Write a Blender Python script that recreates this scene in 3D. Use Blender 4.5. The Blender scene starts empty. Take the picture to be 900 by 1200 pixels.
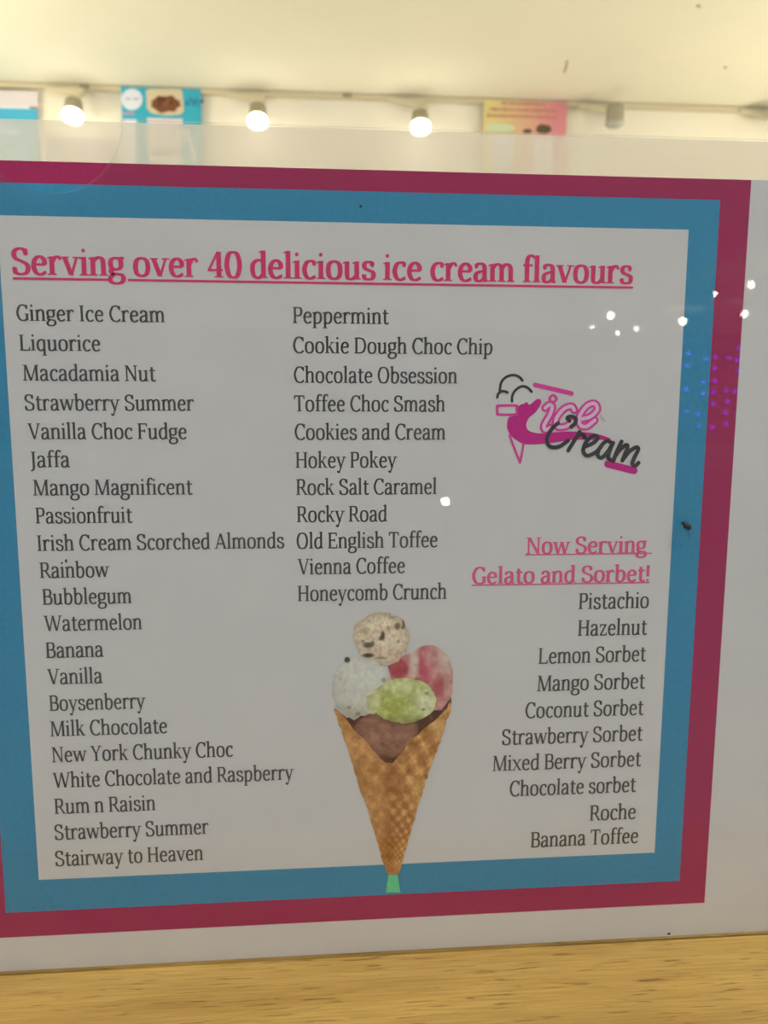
import bpy, bmesh, math, random
import numpy as np
random.seed(7)
C = bpy.context.scene.collection
S = bpy.context.scene

# ------------------------------------------------------------------ camera
# The sheet stands upright in the plane y = 0; vanishing points of its borders
# give the lens (28 mm equivalent), 8 degrees of downward pitch, 4.6 of yaw.
FPX = 928.06
R = np.array([[0.99672242, -0.00842654, 0.08045753],
              [-0.08084316, -0.14023173, 0.98681277],
              [0.00296728, -0.99008285, -0.14045334]])   # rows: world X,Y,Z in (right, down, forward)
D = 0.203            # lens to sheet: makes the paper an A4 sheet, landscape
H = 0.7602 * D       # lens above the counter top (z = 0)
CAM = np.array([0.0, -D, H])
FLOOR_Z = -0.95
WALL_Y = 4.5
CEIL_Z = H + 0.3575 * (WALL_Y + D)

from mathutils import Matrix, Vector
cam = bpy.data.cameras.new('camera')
cam_o = bpy.data.objects.new('camera', cam); C.objects.link(cam_o)
cam.sensor_fit = 'VERTICAL'; cam.sensor_height = 36.0; cam.lens = FPX / 1200 * 36
cam.clip_start = 0.01; cam.clip_end = 100
M = Matrix.Identity(4)
for i in range(3):
    M[i][0] = R[i, 0]; M[i][1] = -R[i, 1]; M[i][2] = -R[i, 2]; M[i][3] = CAM[i]
cam_o.matrix_world = M
cam.dof.use_dof = True; cam.dof.focus_distance = 0.204; cam.dof.aperture_fstop = 25
S.camera = cam_o

# ------------------------------------------------------------------ light
S.view_settings.view_transform = 'Standard'
S.view_settings.look = 'None'
S.view_settings.gamma = 1.0
S.view_settings.use_curve_mapping = False
S.view_settings.exposure = 0.7
W = bpy.data.worlds.new('world'); S.world = W; W.use_nodes = True
W.node_tree.nodes['Background'].inputs[0].default_value = (0.78, 0.94, 1.08, 1)
W.node_tree.nodes['Background'].inputs[1].default_value = 1.4
FILL_HALL = 29.0     # glow of the unseen globes added to light sheet and counter
FILL_SHOP = 60.0     # glow of the unseen globes added to brighten ceiling and wall
SPOT_W = 5.0


def lin(c):
    return tuple(((v / 255) / 12.92 if v / 255 <= 0.04045 else ((v / 255 + 0.055) / 1.055) ** 2.4) for v in c)


WHITE = (170, 164, 158)


def alb(c, white=WHITE, a=0.80):
    """print colour as seen in the photograph -> reflectance, paper white being a"""
    l, w = lin(c), lin(white)
    return tuple(min(0.95, l[i] / w[i] * a) for i in range(3))


def ray(px, py):
    r = R @ np.array([px - 450.0, py - 600.0, FPX])
    return r


def at(px, py, Y=0.0):
    """where the sight line of a pixel meets the upright plane y = Y"""
    r = ray(px, py)
    t = (Y - CAM[1]) / r[1]
    return CAM + r * t


# ------------------------------------------------------------------ materials
MATS = {}


def mat(name, col, rough=0.6, metal=0.0, spec=0.5, emit=None, estr=0.0):
    if name in MATS: return MATS[name]
    m = bpy.data.materials.new(name); m.use_nodes = True
    b = m.node_tree.nodes['Principled BSDF']
    b.inputs['Base Color'].default_value = (*col, 1)
    b.inputs['Roughness'].default_value = rough
    b.inputs['Metallic'].default_value = metal
    b.inputs['Specular IOR Level'].default_value = spec
    if emit:
        b.inputs['Emission Color'].default_value = (*emit, 1)
        b.inputs['Emission Strength'].default_value = estr
    MATS[name] = m
    return m


def noisy(name, c1, c2, scale=5.0, stretch=(1, 1, 1), rough=0.7, detail=6, spec=0.3, bump=0.0, lo=0.3, hi=0.7):
    m = mat(name, c1, rough, spec=spec)
    nt = m.node_tree; b = nt.nodes['Principled BSDF']
    tc = nt.nodes.new('ShaderNodeTexCoord'); mp = nt.nodes.new('ShaderNodeMapping')
    mp.inputs['Scale'].default_value = stretch
    n = nt.nodes.new('ShaderNodeTexNoise'); n.inputs['Scale'].default_value = scale; n.inputs['Detail'].default_value = detail
    r = nt.nodes.new('ShaderNodeValToRGB')
    r.color_ramp.elements[0].position = lo; r.color_ramp.elements[1].position = hi
    r.color_ramp.elements[0].color = (*c1, 1); r.color_ramp.elements[1].color = (*c2, 1)
    nt.links.new(tc.outputs['Object'], mp.inputs[0]); nt.links.new(mp.outputs[0], n.inputs[0])
    nt.links.new(n.outputs[0], r.inputs[0]); nt.links.new(r.outputs[0], b.inputs['Base Color'])
    if bump:
        bp = nt.nodes.new('ShaderNodeBump'); bp.inputs['Strength'].default_value = bump; bp.inputs['Distance'].default_value = 0.002
        nt.links.new(n.outputs[0], bp.inputs['Height']); nt.links.new(bp.outputs[0], b.inputs['Normal'])
    return m


def wood():
    m = mat('wood', (0.5, 0.33, 0.1), 0.35, spec=0.4)
    nt = m.node_tree; b = nt.nodes['Principled BSDF']; N = nt.nodes.new; L = nt.links.new
    tc = N('ShaderNodeTexCoord')
    def nz(sc, det, st):
        mp = N('ShaderNodeMapping'); mp.inputs['Scale'].default_value = st
        n = N('ShaderNodeTexNoise'); n.inputs['Scale'].default_value = sc; n.inputs['Detail'].default_value = det
        L(tc.outputs['Object'], mp.inputs[0]); L(mp.outputs[0], n.inputs[0]); return n
    def ramp(src, a, bb, c1, c2):
        r = N('ShaderNodeValToRGB'); r.color_ramp.elements[0].position = a; r.color_ramp.elements[1].position = bb
        r.color_ramp.elements[0].color = (*c1, 1); r.color_ramp.elements[1].color = (*c2, 1); L(src.outputs[0], r.inputs[0]); return r
    broad = ramp(nz(14, 4, (1, 9, 9)), 0.3, 0.7, WOOD_A, WOOD_B)
    fine = ramp(nz(60, 4, (1, 22, 22)), 0.32, 0.62, (0.80, 0.77, 0.72), (1, 1, 1))
    dash = ramp(nz(95, 2, (1, 13, 13)), 0.30, 0.38, (0.55, 0.48, 0.36), (1, 1, 1))
    def mul(a, bb):
        x = N('ShaderNodeMixRGB'); x.blend_type = 'MULTIPLY'; x.inputs[0].default_value = 1
        L(a.outputs[0], x.inputs[1]); L(bb.outputs[0], x.inputs[2]); return x
    c = mul(mul(broad, fine), dash)
    L(c.outputs[0], b.inputs['Base Color'])
    bp = N('ShaderNodeBump'); bp.inputs['Strength'].default_value = 0.08; bp.inputs['Distance'].default_value = 0.0005
    L(fine.outputs[0], bp.inputs['Height']); L(bp.outputs[0], b.inputs['Normal'])
    return m


def acrylic(name, haze, gloss=1.0, rough=0.0):
    m = bpy.data.materials.new(name); m.use_nodes = True
    nt = m.node_tree; nt.nodes.clear(); N = nt.nodes.new; L = nt.links.new
    out = N('ShaderNodeOutputMaterial')
    tr = N('ShaderNodeBsdfTransparent'); tr.inputs[0].default_value = (0.985, 0.985, 0.985, 1)
    tl = N('ShaderNodeBsdfTranslucent'); tl.inputs[0].default_value = (0.90, 0.89, 0.87, 1)
    df = N('ShaderNodeBsdfDiffuse'); df.inputs[0].default_value = (0.90, 0.89, 0.87, 1)
    hz = N('ShaderNodeMixShader'); hz.inputs[0].default_value = 0.35
    L(tl.outputs[0], hz.inputs[1]); L(df.outputs[0], hz.inputs[2])
    a = N('ShaderNodeMixShader'); a.inputs[0].default_value = haze
    L(tr.outputs[0], a.inputs[1]); L(hz.outputs[0], a.inputs[2])
    gl = N('ShaderNodeBsdfGlossy'); gl.inputs['Roughness'].default_value = rough
    lw = N('ShaderNodeLayerWeight'); lw.inputs[0].default_value = 0.5
    p = N('ShaderNodeMath'); p.operation = 'POWER'; p.inputs[1].default_value = 5
    q = N('ShaderNodeMath'); q.operation = 'MULTIPLY_ADD'; q.inputs[1].default_value = 0.96 * gloss; q.inputs[2].default_value = 0.04 * gloss
    L(lw.outputs['Facing'], p.inputs[0]); L(p.outputs[0], q.inputs[0])
    mx = N('ShaderNodeMixShader'); L(q.outputs[0], mx.inputs[0]); L(a.outputs[0], mx.inputs[1]); L(gl.outputs[0], mx.inputs[2])
    L(mx.outputs[0], out.inputs[0])
    return m


def attr_mat(name, rough=0.6, grain=0.0):
    m = mat(name, (1, 1, 1), rough, spec=0.2)
    nt = m.node_tree
    a = nt.nodes.new('ShaderNodeAttribute'); a.attribute_name = 'Col'
    nt.links.new(a.outputs['Color'], nt.nodes['Principled BSDF'].inputs['Base Color'])
    return m


# ------------------------------------------------------------------ object helpers
def link(name, me, m, parent=None, mats=None):
    o = bpy.data.objects.new(name, me); C.objects.link(o)
    for mm in (mats or [m]): me.materials.append(mm)
    if parent: o.parent = parent; o.matrix_parent_inverse = Matrix.Identity(4)
    return o


def tag(o, label=None, cat=None, group=None, kind=None):
    if label: o['label'] = label
    if cat: o['category'] = cat
    if group: o['group'] = group
    if kind: o['kind'] = kind
    return o


def empty(name, loc, label, cat, group=None):
    o = bpy.data.objects.new(name, None); C.objects.link(o); o.location = loc; o.empty_display_size = 0.02
    return tag(o, label, cat, group)


def pyd(name, vs, fs, m, parent=None, mats=None, smooth=False):
    me = bpy.data.meshes.new(name)
    off = Vector(parent_loc(parent))
    me.from_pydata([tuple(Vector(v) - off) for v in vs], [], fs); me.update()
    if smooth:
        for p in me.polygons: p.use_smooth = True
    return link(name, me, m, parent, mats)


def parent_loc(p):
    l = Vector((0, 0, 0))
    while p is not None:
        l += p.location; p = p.parent
    return l


def bm_obj(name, bm, m, parent=None, smooth=False, mats=None):
    me = bpy.data.meshes.new(name)
    bmesh.ops.translate(bm, verts=bm.verts, vec=-parent_loc(parent))
    bm.normal_update(); bm.to_mesh(me); bm.free()
    if smooth:
        for p in me.polygons: p.use_smooth = True
    return link(name, me, m, parent, mats)


def add_box(bm, x0, x1, y0, y1, z0, z1, bevel=0.0):
    r = bmesh.ops.create_cube(bm, size=1.0)
    vs = r['verts']
    for v in vs:
        v.co = Vector((x0 + (v.co.x + .5) * (x1 - x0), y0 + (v.co.y + .5) * (y1 - y0), z0 + (v.co.z + .5) * (z1 - z0)))
    if bevel:
        es = list({e for v in vs for e in v.link_edges})
        bmesh.ops.bevel(bm, geom=es, offset=bevel, segments=2, profile=0.7, affect='EDGES')


def box(name, x0, x1, y0, y1, z0, z1, m, parent=None, bevel=0.0):
    bm = bmesh.new(); add_box(bm, x0, x1, y0, y1, z0, z1, bevel)
    return bm_obj(name, bm, m, parent)


def add_lathe(bm, prof, mtx, n=20):
    """prof: (radius, height) pairs, spun round the local z axis"""
    rings = []
    for r, z in prof:
        if r < 1e-6:
            rings.append([bm.verts.new(mtx @ Vector((0, 0, z)))])
        else:
            rings.append([bm.verts.new(mtx @ Vector((r * math.cos(2 * math.pi * k / n), r * math.sin(2 * math.pi * k / n), z))) for k in range(n)])
    for a, b in zip(rings, rings[1:]):
        for k in range(n):
            k2 = (k + 1) % n
            if len(a) == 1 and len(b) == 1: continue
            if len(a) == 1: bm.faces.new((a[0], b[k], b[k2]))
            elif len(b) == 1: bm.faces.new((a[k], b[0], a[k2]))
            else: bm.faces.new((a[k], b[k], b[k2], a[k2]))


def add_tube(bm, pts, rad, n=8):
    pts = [Vector(p) for p in pts]; rings = []
    for i, p in enumerate(pts):
        d = (pts[min(i + 1, len(pts) - 1)] - pts[max(i - 1, 0)]).normalized()
        u = d.orthogonal().normalized() if i == 0 else (u - d * u.dot(d)).normalized()
        w = d.cross(u); r = rad[i] if isinstance(rad, (list, tuple)) else rad
        rings.append([bm.verts.new(p + (u * math.cos(2 * math.pi * k / n) + w * math.sin(2 * math.pi * k / n)) * r) for k in range(n)])
    for a, b in zip(rings, rings[1:]):
        for k in range(n): bm.faces.new((a[k], a[(k + 1) % n], b[(k + 1) % n], b[k]))
    bm.faces.new(rings[0][::-1]); bm.faces.new(rings[-1])


# ------------------------------------------------------------------ the setting
WOOD_A = (0.49, 0.31, 0.080); WOOD_B = (0.645, 0.435, 0.125)
CREAM = (0.86, 0.76, 0.545)
m_wall = noisy('cream_wall', (0.82, 0.78, 0.69), (0.86, 0.82, 0.73), 1.5, rough=0.85)
m_ceil = noisy('cream_ceiling', (0.81, 0.785, 0.69), (0.86, 0.83, 0.73), 1.1, rough=0.9)
m_floor = noisy('floor_tile', (0.56, 0.55, 0.53), (0.63, 0.62, 0.6), 2.0, rough=0.5)
m_hall = noisy('hall_wall', (0.30, 0.28, 0.26), (0.36, 0.34, 0.31), 0.8, rough=0.9)
HALL_Y = -19.5
tag(box('floor', -13, 13, HALL_Y, WALL_Y, FLOOR_Z - .1, FLOOR_Z, m_floor), kind='structure')
tag(box('ceiling', -13, 13, HALL_Y, WALL_Y + .15, CEIL_Z, CEIL_Z + .1, m_ceil), kind='structure')
tag(box('wall_back', -13, 13, WALL_Y, WALL_Y + .15, FLOOR_Z, CEIL_Z, m_wall), kind='structure')
tag(box('wall_front', -13, 13, HALL_Y - .15, HALL_Y, FLOOR_Z, CEIL_Z, m_hall), kind='structure')

# counter under the sign
ctr = empty('service_counter', (0.05, 0.1, FLOOR_Z), 'pale oak counter top with fine straight grain under the sign holder', 'counter')
box('worktop', -1.3, 1.4, -0.062, 0.42, -0.035, 0.0, wood(), ctr, bevel=0.002)
box('front_panel', -1.27, 1.37, -0.05, -0.03, FLOOR_Z + .08, -0.035, mat('panel_white', (0.7, 0.68, 0.64), 0.5), ctr)
for x0 in (-1.27, 1.35):
    box('side_panel', x0, x0 + .02, -0.03, 0.40, FLOOR_Z + .08, -0.035, MATS['panel_white'], ctr)
box('plinth', -1.2, 1.3, 0.0, 0.36, FLOOR_Z, FLOOR_Z + .08, mat('plinth_dark', (0.06, 0.055, 0.05), 0.6), ctr)

# ------------------------------------------------------------------ serif lettering (own outlines)
def spline(pts, n=7, closed=False):
    P = [np.array(p, float) for p in pts]
    if closed: Q = [P[-1]] + P + [P[0], P[1]]
    else: Q = [2 * P[0] - P[1]] + P + [2 * P[-1] - P[-2]]
    out = []
    for i in range(1, len(Q) - 2):
        a, b, c, d = Q[i - 1:i + 3]
        for k in range(n):
            t = k / n
            out.append(0.5 * ((2 * b) + (-a + c) * t + (2 * a - 5 * b + 4 * c - d) * t * t + (-a + 3 * b - 3 * c + d) * t ** 3))
    out.append(Q[-2] if not closed else P[0])
    return out


class Glyphs:
    """strokes drawn with a broad pen: thick where they run upright, thin where they run level"""
    def __init__(s, T=86, t=44): s.T, s.t = T, t; s.q = []
    lev = 0
    def quad(s, *p): s.q.append((s.lev % 23, [tuple(v) for v in p]))
    def pen(s, pts, n=7, closed=False, k=1.0):
        c = spline(pts, n, closed); L = []; s.lev += 1
        for i in range(len(c)):
            if closed: d = c[(i + 1) % (len(c) - 1)] - c[i - 1 if i > 0 else -2]
            else: d = c[min(i + 1, len(c) - 1)] - c[max(i - 1, 0)]
            l = np.hypot(*d) or 1; d = d / l
            w = (s.t + (s.T - s.t) * abs(d[1]) ** 1.3) * 0.5 * k
            L.append((c[i] + np.array((-d[1], d[0])) * w, c[i] - np.array((-d[1], d[0])) * w))
        for a, b in zip(L, L[1:]): s.quad(a[0], b[0], b[1], a[1])
    def stem(s, x, y0, y1, x1=None, w=None):
        s.lev += 1; w = (w or s.T) / 2; x1 = x if x1 is None else x1
        s.quad((x - w, y0), (x + w, y0), (x1 + w, y1), (x1 - w, y1))
    def bar(s, x0, x1, y, h=None):
        s.lev += 1; h = h or s.t; s.quad((x0, y - h / 2), (x1, y - h / 2), (x1, y + h / 2), (x0, y + h / 2))
    def foot(s, x, y=0, l=62, r=62):
        s.lev += 1; T = s.T / 2; s.quad((x - T - l, y), (x + T + r, y), (x + T + r * .8, y + 36), (x - T - l * .8, y + 36))
    def head(s, x, y, l=62, r=62):
        s.lev += 1; T = s.T / 2; s.quad((x - T - l * .8, y - 36), (x + T + r * .8, y - 36), (x + T + r, y), (x - T - l, y))
    def flag(s, x, y):            # slanted serif on the left of a lower-case stem
        s.lev += 1; T = s.T / 2; s.quad((x - T - 62, y - 62), (x + T, y - 50), (x + T, y + 6), (x - T - 62, y - 30))
    def dot(s, x, y, r):
        n = 10; p = [(x + r * math.cos(2 * math.pi * k / n), y + r * math.sin(2 * math.pi * k / n)) for k in range(n)]
        s.lev += 1; s.q.append((s.lev % 23, p))

    def draw(s, ch):
        s.q = []; X = 490; CP = 690; AS = 745; T = s.T
        if ch == ' ': return 215
        if ch == 'a':
            s.pen([(85, 395), (130, 465), (225, 490), (320, 450), (350, 350)]); s.dot(95, 388, 42)
            s.stem(350, 60, 370); s.pen([(350, 80), (375, 25), (450, 18)])
            s.pen([(345, 290), (240, 275), (120, 225), (78, 130), (110, 30), (190, 8), (280, 40), (345, 110)]); return 470
        if ch in 'bp':
            if ch == 'b': s.stem(115, 20, AS); s.flag(115, AS)
            else: s.stem(115, -215, X); s.flag(115, X); s.foot(115, -215)
            s.pen([(125, 380), (210, 465), (300, 478), (400, 400), (428, 245), (385, 80), (280, 5), (190, 15), (120, 60)]); return 510
        if ch in 'dq':
            if ch == 'd': s.stem(395, 0, AS); s.flag(395, AS); s.foot(395, 0, 0, 62)
            else: s.stem(395, -215, X); s.foot(395, -215)
            s.pen([(390, 440), (300, 482), (200, 468), (105, 380), (80, 235), (115, 75), (210, 5), (300, 25), (390, 110)]); return 510
        if ch == 'c':
            s.pen([(375, 400), (330, 470), (240, 480), (140, 425), (80, 245), (135, 65), (250, 8), (400, 70)]); s.dot(368, 395, 44); return 430
        if ch == 'e':
            s.bar(95, 400, 270); s.pen([(385, 265), (370, 400), (255, 482), (130, 410), (80, 240), (135, 65), (260, 8), (420, 75)]); return 465
        if ch == 'f':
            s.stem(150, 0, 600); s.foot(150); s.bar(35, 320, X - 22); s.pen([(150, 560), (180, 680), (260, 732), (345, 715)]); s.dot(345, 690, 42); return 320
        if ch == 'g':
            s.pen([(225, 475), (105, 430), (78, 325), (110, 215), (225, 170), (345, 215), (372, 325), (345, 430)], closed=True)
            s.pen([(130, 210), (85, 140), (120, 75), (250, 50), (380, 25), (428, -70), (380, -165), (240, -205), (95, -170), (55, -80), (120, 10), (180, 50)])
            s.pen([(340, 440), (390, 478), (460, 465)]); return 470
        if ch in 'hn':
            s.stem(115, 0, AS if ch == 'h' else X); s.flag(115, AS if ch == 'h' else X); s.foot(115)
            s.pen([(120, 370), (210, 455), (300, 480), (385, 430), (405, 320)]); s.stem(405, 0, 335); s.foot(405); return 525
        if ch == 'i': s.stem(125, 0, X); s.flag(125, X); s.foot(125); s.dot(120, 655, 54); return 255
        if ch == 'l': s.stem(125, 0, AS); s.flag(125, AS); s.foot(125); return 255
        if ch == 'k':
            s.stem(115, 0, AS); s.flag(115, AS); s.foot(115); s.stem(160, 215, X - 20, 370, s.t); s.stem(420, 0, 310, 225); s.head(370, X, 40, 40); s.foot(425, 0, 40, 45); return 500
        if ch == 'm':
            s.stem(115, 0, X); s.flag(115, X); s.foot(115)
            for o in (0, 275):
                s.pen([(120 + o, 370), (200 + o, 455), (280 + o, 480), (360 + o, 430), (390 + o, 320)]); s.stem(390 + o, 0, 335); s.foot(390 + o, 0, 50, 50)
            return 785
        if ch == 'o': s.pen([(255, 482), (120, 420), (80, 245), (120, 70), (255, 8), (390, 70), (430, 245), (390, 420)], closed=True); return 510
        if ch == 'r':
            s.stem(115, 0, X); s.flag(115, X); s.foot(115); s.pen([(120, 330), (190, 440), (270, 482), (345, 465)]); s.dot(345, 432, 44); return 385
        if ch == 's':
            s.pen([(335, 385), (300, 465), (210, 482), (120, 455), (90, 375), (130, 300), (230, 255), (340, 205), (365, 120), (320, 30), (210, 8), (110, 35), (75, 130)]); s.stem(335, 340, 470, 345, s.t); s.stem(72, 20, 150, 62, s.t); return 425
        if ch == 't':
            s.stem(155, 90, 620, 155); s.bar(35, 325, X - 22); s.pen([(155, 110), (185, 25), (255, 10), (335, 45)]); return 340
        if ch == 'u':
            s.stem(115, 130, X); s.flag(115, X); s.pen([(115, 150), (135, 40), (220, 8), (310, 35), (395, 120)]); s.stem(400, 0, X); s.flag(400, X); s.foot(400, 0, 0, 62); return 525
        if ch in 'vy':
            s.stem(255, 0, X, 75); s.head(85, X, 50, 60); s.head(425, X, 50, 45)
            if ch == 'v': s.stem(255, 0, X, 425, s.t + 6)
            else: s.stem(165, -180, X, 425, s.t + 8); s.pen([(175, -160), (135, -205), (70, -185)]); s.dot(75, -165, 42)
            return 485
        if ch == 'w':
            s.stem(215, 0, X, 70); s.stem(215, 0, X, 365, s.t + 4); s.stem(510, 0, X, 365); s.stem(515, 0, X, 660, s.t + 4)
            s.head(75, X, 45, 50); s.head(660, X, 45, 40); s.head(365, X, 30, 30); return 715
        if ch == 'x':
            s.stem(420, 0, X, 80); s.stem(75, 0, X, 410, s.t + 4); s.head(85, X, 50, 45); s.head(410, X, 40, 40); s.foot(75, 0, 40, 40); s.foot(420, 0, 45, 50); return 490
        if ch == 'z':
            s.bar(60, 390, X - 22); s.bar(50, 395, 22); s.stem(95, 20, X - 20, 350, T * 0.9); s.stem(70, 360, X, 70, s.t); s.stem(395, 0, 130, 395, s.t); return 445
        # ---- capitals
        if ch == 'A':
            s.stem(75, 0, CP, 305, s.t + 6); s.stem(540, 0, CP, 310); s.bar(150, 470, 225); s.foot(75, 0, 45, 50); s.foot(540, 0, 50, 50); return 620
        if ch in 'BPR':
            s.stem(130, 0, CP); s.foot(130); s.head(130, CP)
            m = 360 if ch == 'B' else 325
            s.bar(130, 320, CP - 20); s.bar(130, 330, m)
            s.pen([(290, CP - 20), (400, CP - 45), (445, (CP + m) / 2), (400, m + 35), (290, m)])
            if ch == 'B':
                s.bar(130, 330, 20); s.pen([(300, m), (440, m - 45), (485, 190), (430, 55), (300, 20)]); return 545
            if ch == 'R': s.stem(540, 0, m, 310); s.foot(540, 0, 30, 55); return 585
            return 510
        if ch in 'CG':
            s.pen([(530, 560), (460, 645), (350, 685), (190, 620), (85, 345), (180, 80), (350, 8), (470, 40), (550, 110)])
            s.stem(535, 500, 690, 535, s.t)
            if ch == 'G': s.stem(530, 30, 290); s.head(530, 310, 60, 40); return 630
            return 590
        if ch == 'D':
            s.stem(130, 0, CP); s.foot(130, 0, 62, 0); s.head(130, CP, 62, 0); s.bar(130, 330, CP - 20); s.bar(130, 330, 20)
            s.pen([(300, CP - 20), (480, CP - 90), (570, 345), (480, 90), (300, 20)]); return 655
        if ch in 'EFL':
            s.stem(130, 0, CP); s.head(130, CP); s.foot(130)
            if ch != 'L': s.bar(130, 470, CP - 20); s.stem(470, CP - 150, CP, 470, s.t); s.bar(130, 370, 360); s.stem(370, 290, 430, 370, s.t)
            if ch != 'F': s.bar(130, 490, 20); s.stem(490, 0, 160, 500, s.t)
            return 545 if ch != 'F' else 510
        if ch == 'H':
            for x in (130, 530): s.stem(x, 0, CP); s.foot(x); s.head(x, CP)
            s.bar(130, 530, 360); return 660
        if ch == 'I': s.stem(145, 0, CP); s.foot(145); s.head(145, CP); return 290
        if ch == 'J': s.stem(150, 30, CP); s.head(150, CP); s.pen([(150, 60), (135, -70), (80, -130), (0, -150)]); return 285
        if ch == 'M':
            s.stem(105, 0, CP, 125, s.t + 8); s.stem(390, 0, CP, 150); s.stem(395, 0, CP, 650, s.t + 8); s.stem(680, 0, CP, 665)
            s.head(130, CP, 60, 20); s.head(670, CP, 20, 60); s.foot(105, 0, 50, 50); s.foot(680, 0, 55, 55); return 795
        if ch == 'N':
            s.stem(125, 0, CP, None, s.t + 8); s.stem(545, 0, CP, 140); s.stem(545, 0, CP, None, s.t + 8); s.head(125, CP, 55, 15); s.head(545, CP, 50, 55); s.foot(125, 0, 50, 55); return 665
        if ch in 'O0':
            w = 1.0 if ch == 'O' else 0.74
            s.pen([(x * w, y) for x, y in [(335, 682), (170, 620), (85, 345), (170, 70), (335, 8), (500, 70), (585, 345), (500, 620)]], closed=True); return 670 * w
        if ch == 'S':
            s.pen([(435, 520), (385, 640), (270, 682), (145, 640), (95, 530), (145, 420), (280, 355), (425, 280), (470, 165), (410, 45), (270, 8), (140, 45), (85, 180)])
            s.stem(435, 500, 680, 445, s.t); s.stem(85, 10, 200, 75, s.t); return 540
        if ch == 'T':
            s.stem(290, 0, CP); s.foot(290); s.bar(45, 535, CP - 20); s.stem(45, CP - 160, CP, 55, s.t); s.stem(535, CP - 160, CP, 525, s.t); return 575
        if ch == 'V': s.stem(310, 0, CP, 85); s.stem(312, 0, CP, 535, s.t + 6); s.head(90, CP, 50, 55); s.head(535, CP, 50, 45); return 605
        if ch == 'W':
            s.stem(270, 0, CP, 85); s.stem(275, 0, CP, 460, s.t + 6); s.stem(640, 0, CP, 455); s.stem(645, 0, CP, 850, s.t + 6)
            s.head(90, CP, 50, 55); s.head(850, CP, 50, 40); return 915
        if ch == 'Y':
            s.stem(300, 0, 320); s.foot(300); s.stem(300, 300, CP, 95); s.stem(300, 300, CP, 510, s.t + 6); s.head(95, CP, 50, 50); s.head(510, CP, 50, 45); return 595
        if ch == '4':
            s.stem(360, 0, CP); s.foot(360); s.bar(45, 470, 195); s.stem(70, 190, CP, 340, s.t + 10); return 520
        if ch == '!': s.stem(120, 210, CP); s.dot(120, 50, 56); return 240
        raise KeyError(ch)


def text_quads(txt, T, t):
    g = Glyphs(T, t); x = 0; out = []
    for i, ch in enumerate(txt):
        a = g.draw(ch)
        out += [(l, [(px + x, py) for px, py in q]) for l, q in g.q]
        x += a + 4
    xs = [p[0] for l, q in out for p in q]
    return out, min(xs), max(xs)


# ------------------------------------------------------------------ the printed sheet
U = lambda u: u * D
sheet = empty('menu_sheet', (0.042 * D, 0, 0.0003), 'white printed ice cream flavour list with magenta and blue square borders', 'sign')
PX0, PX1 = U(-0.690), U(0.774)
PZ1 = H + U(0.274)
paper_m = noisy('paper', (0.77, 0.775, 0.79), (0.80, 0.805, 0.815), 60, rough=0.55, detail=3)
box('paper', PX0, PX1, 0.0, 0.00025, 0.0003, PZ1, paper_m, sheet)
LAYER = 2.0e-5


def flat(name, pts, layer, m, parent):
    """print: a flat patch on the paper, points as pixels of the photograph"""
    vs = []
    for p in pts:
        q = at(*p); vs.append((q[0], -LAYER * layer, q[2]))
    return pyd(name, vs, [tuple(range(len(vs)))], m, parent)


def rect_frame(name, o, i, layer, m, parent):
    """border print: outer and inner rectangle (x0, x1, z0, z1)"""
    y = -LAYER * layer
    a = [(o[0], y, o[2]), (o[1], y, o[2]), (o[1], y, o[3]), (o[0], y, o[3])]
    b = [(i[0], y, i[2]), (i[1], y, i[2]), (i[1], y, i[3]), (i[0], y, i[3])]
    return pyd(name, a + b, [(k, (k + 1) % 4, 4 + (k + 1) % 4, 4 + k) for k in range(4)], m, parent)


def inkmat(name, c, var=0.06, scale=900):
    a = alb(c)
    return noisy(name, tuple(v * (1 - var) for v in a), tuple(min(.95, v * (1 + var)) for v in a), scale, rough=0.5, detail=2)


m_mag = inkmat('ink_magenta', (130, 30, 67))
m_blu = inkmat('ink_blue', (44, 108, 136))
m_txt = inkmat('ink_black', (62, 58, 58), 0.1)
m_ttl = inkmat('ink_title', (174, 42, 84), 0.08)
m_pnk = inkmat('ink_pink', (178, 72, 108), 0.06)
box_u = lambda x0, x1, z0, z1: (U(x0), U(x1), H + U(z0), H + U(z1))
OUT = box_u(-0.4572, 0.5419, -0.7094, 0.2738)
MID = box_u(-0.4187, 0.5030, -0.6737, 0.2490)
INN = box_u(-0.3740, 0.4643, -0.6288, 0.2125)
tag(rect_frame('border_outer', OUT, MID, 1, m_mag, sheet), 'magenta printed border')
tag(rect_frame('border_inner', MID, INN, 1, m_blu, sheet), 'sky blue printed border')


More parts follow.
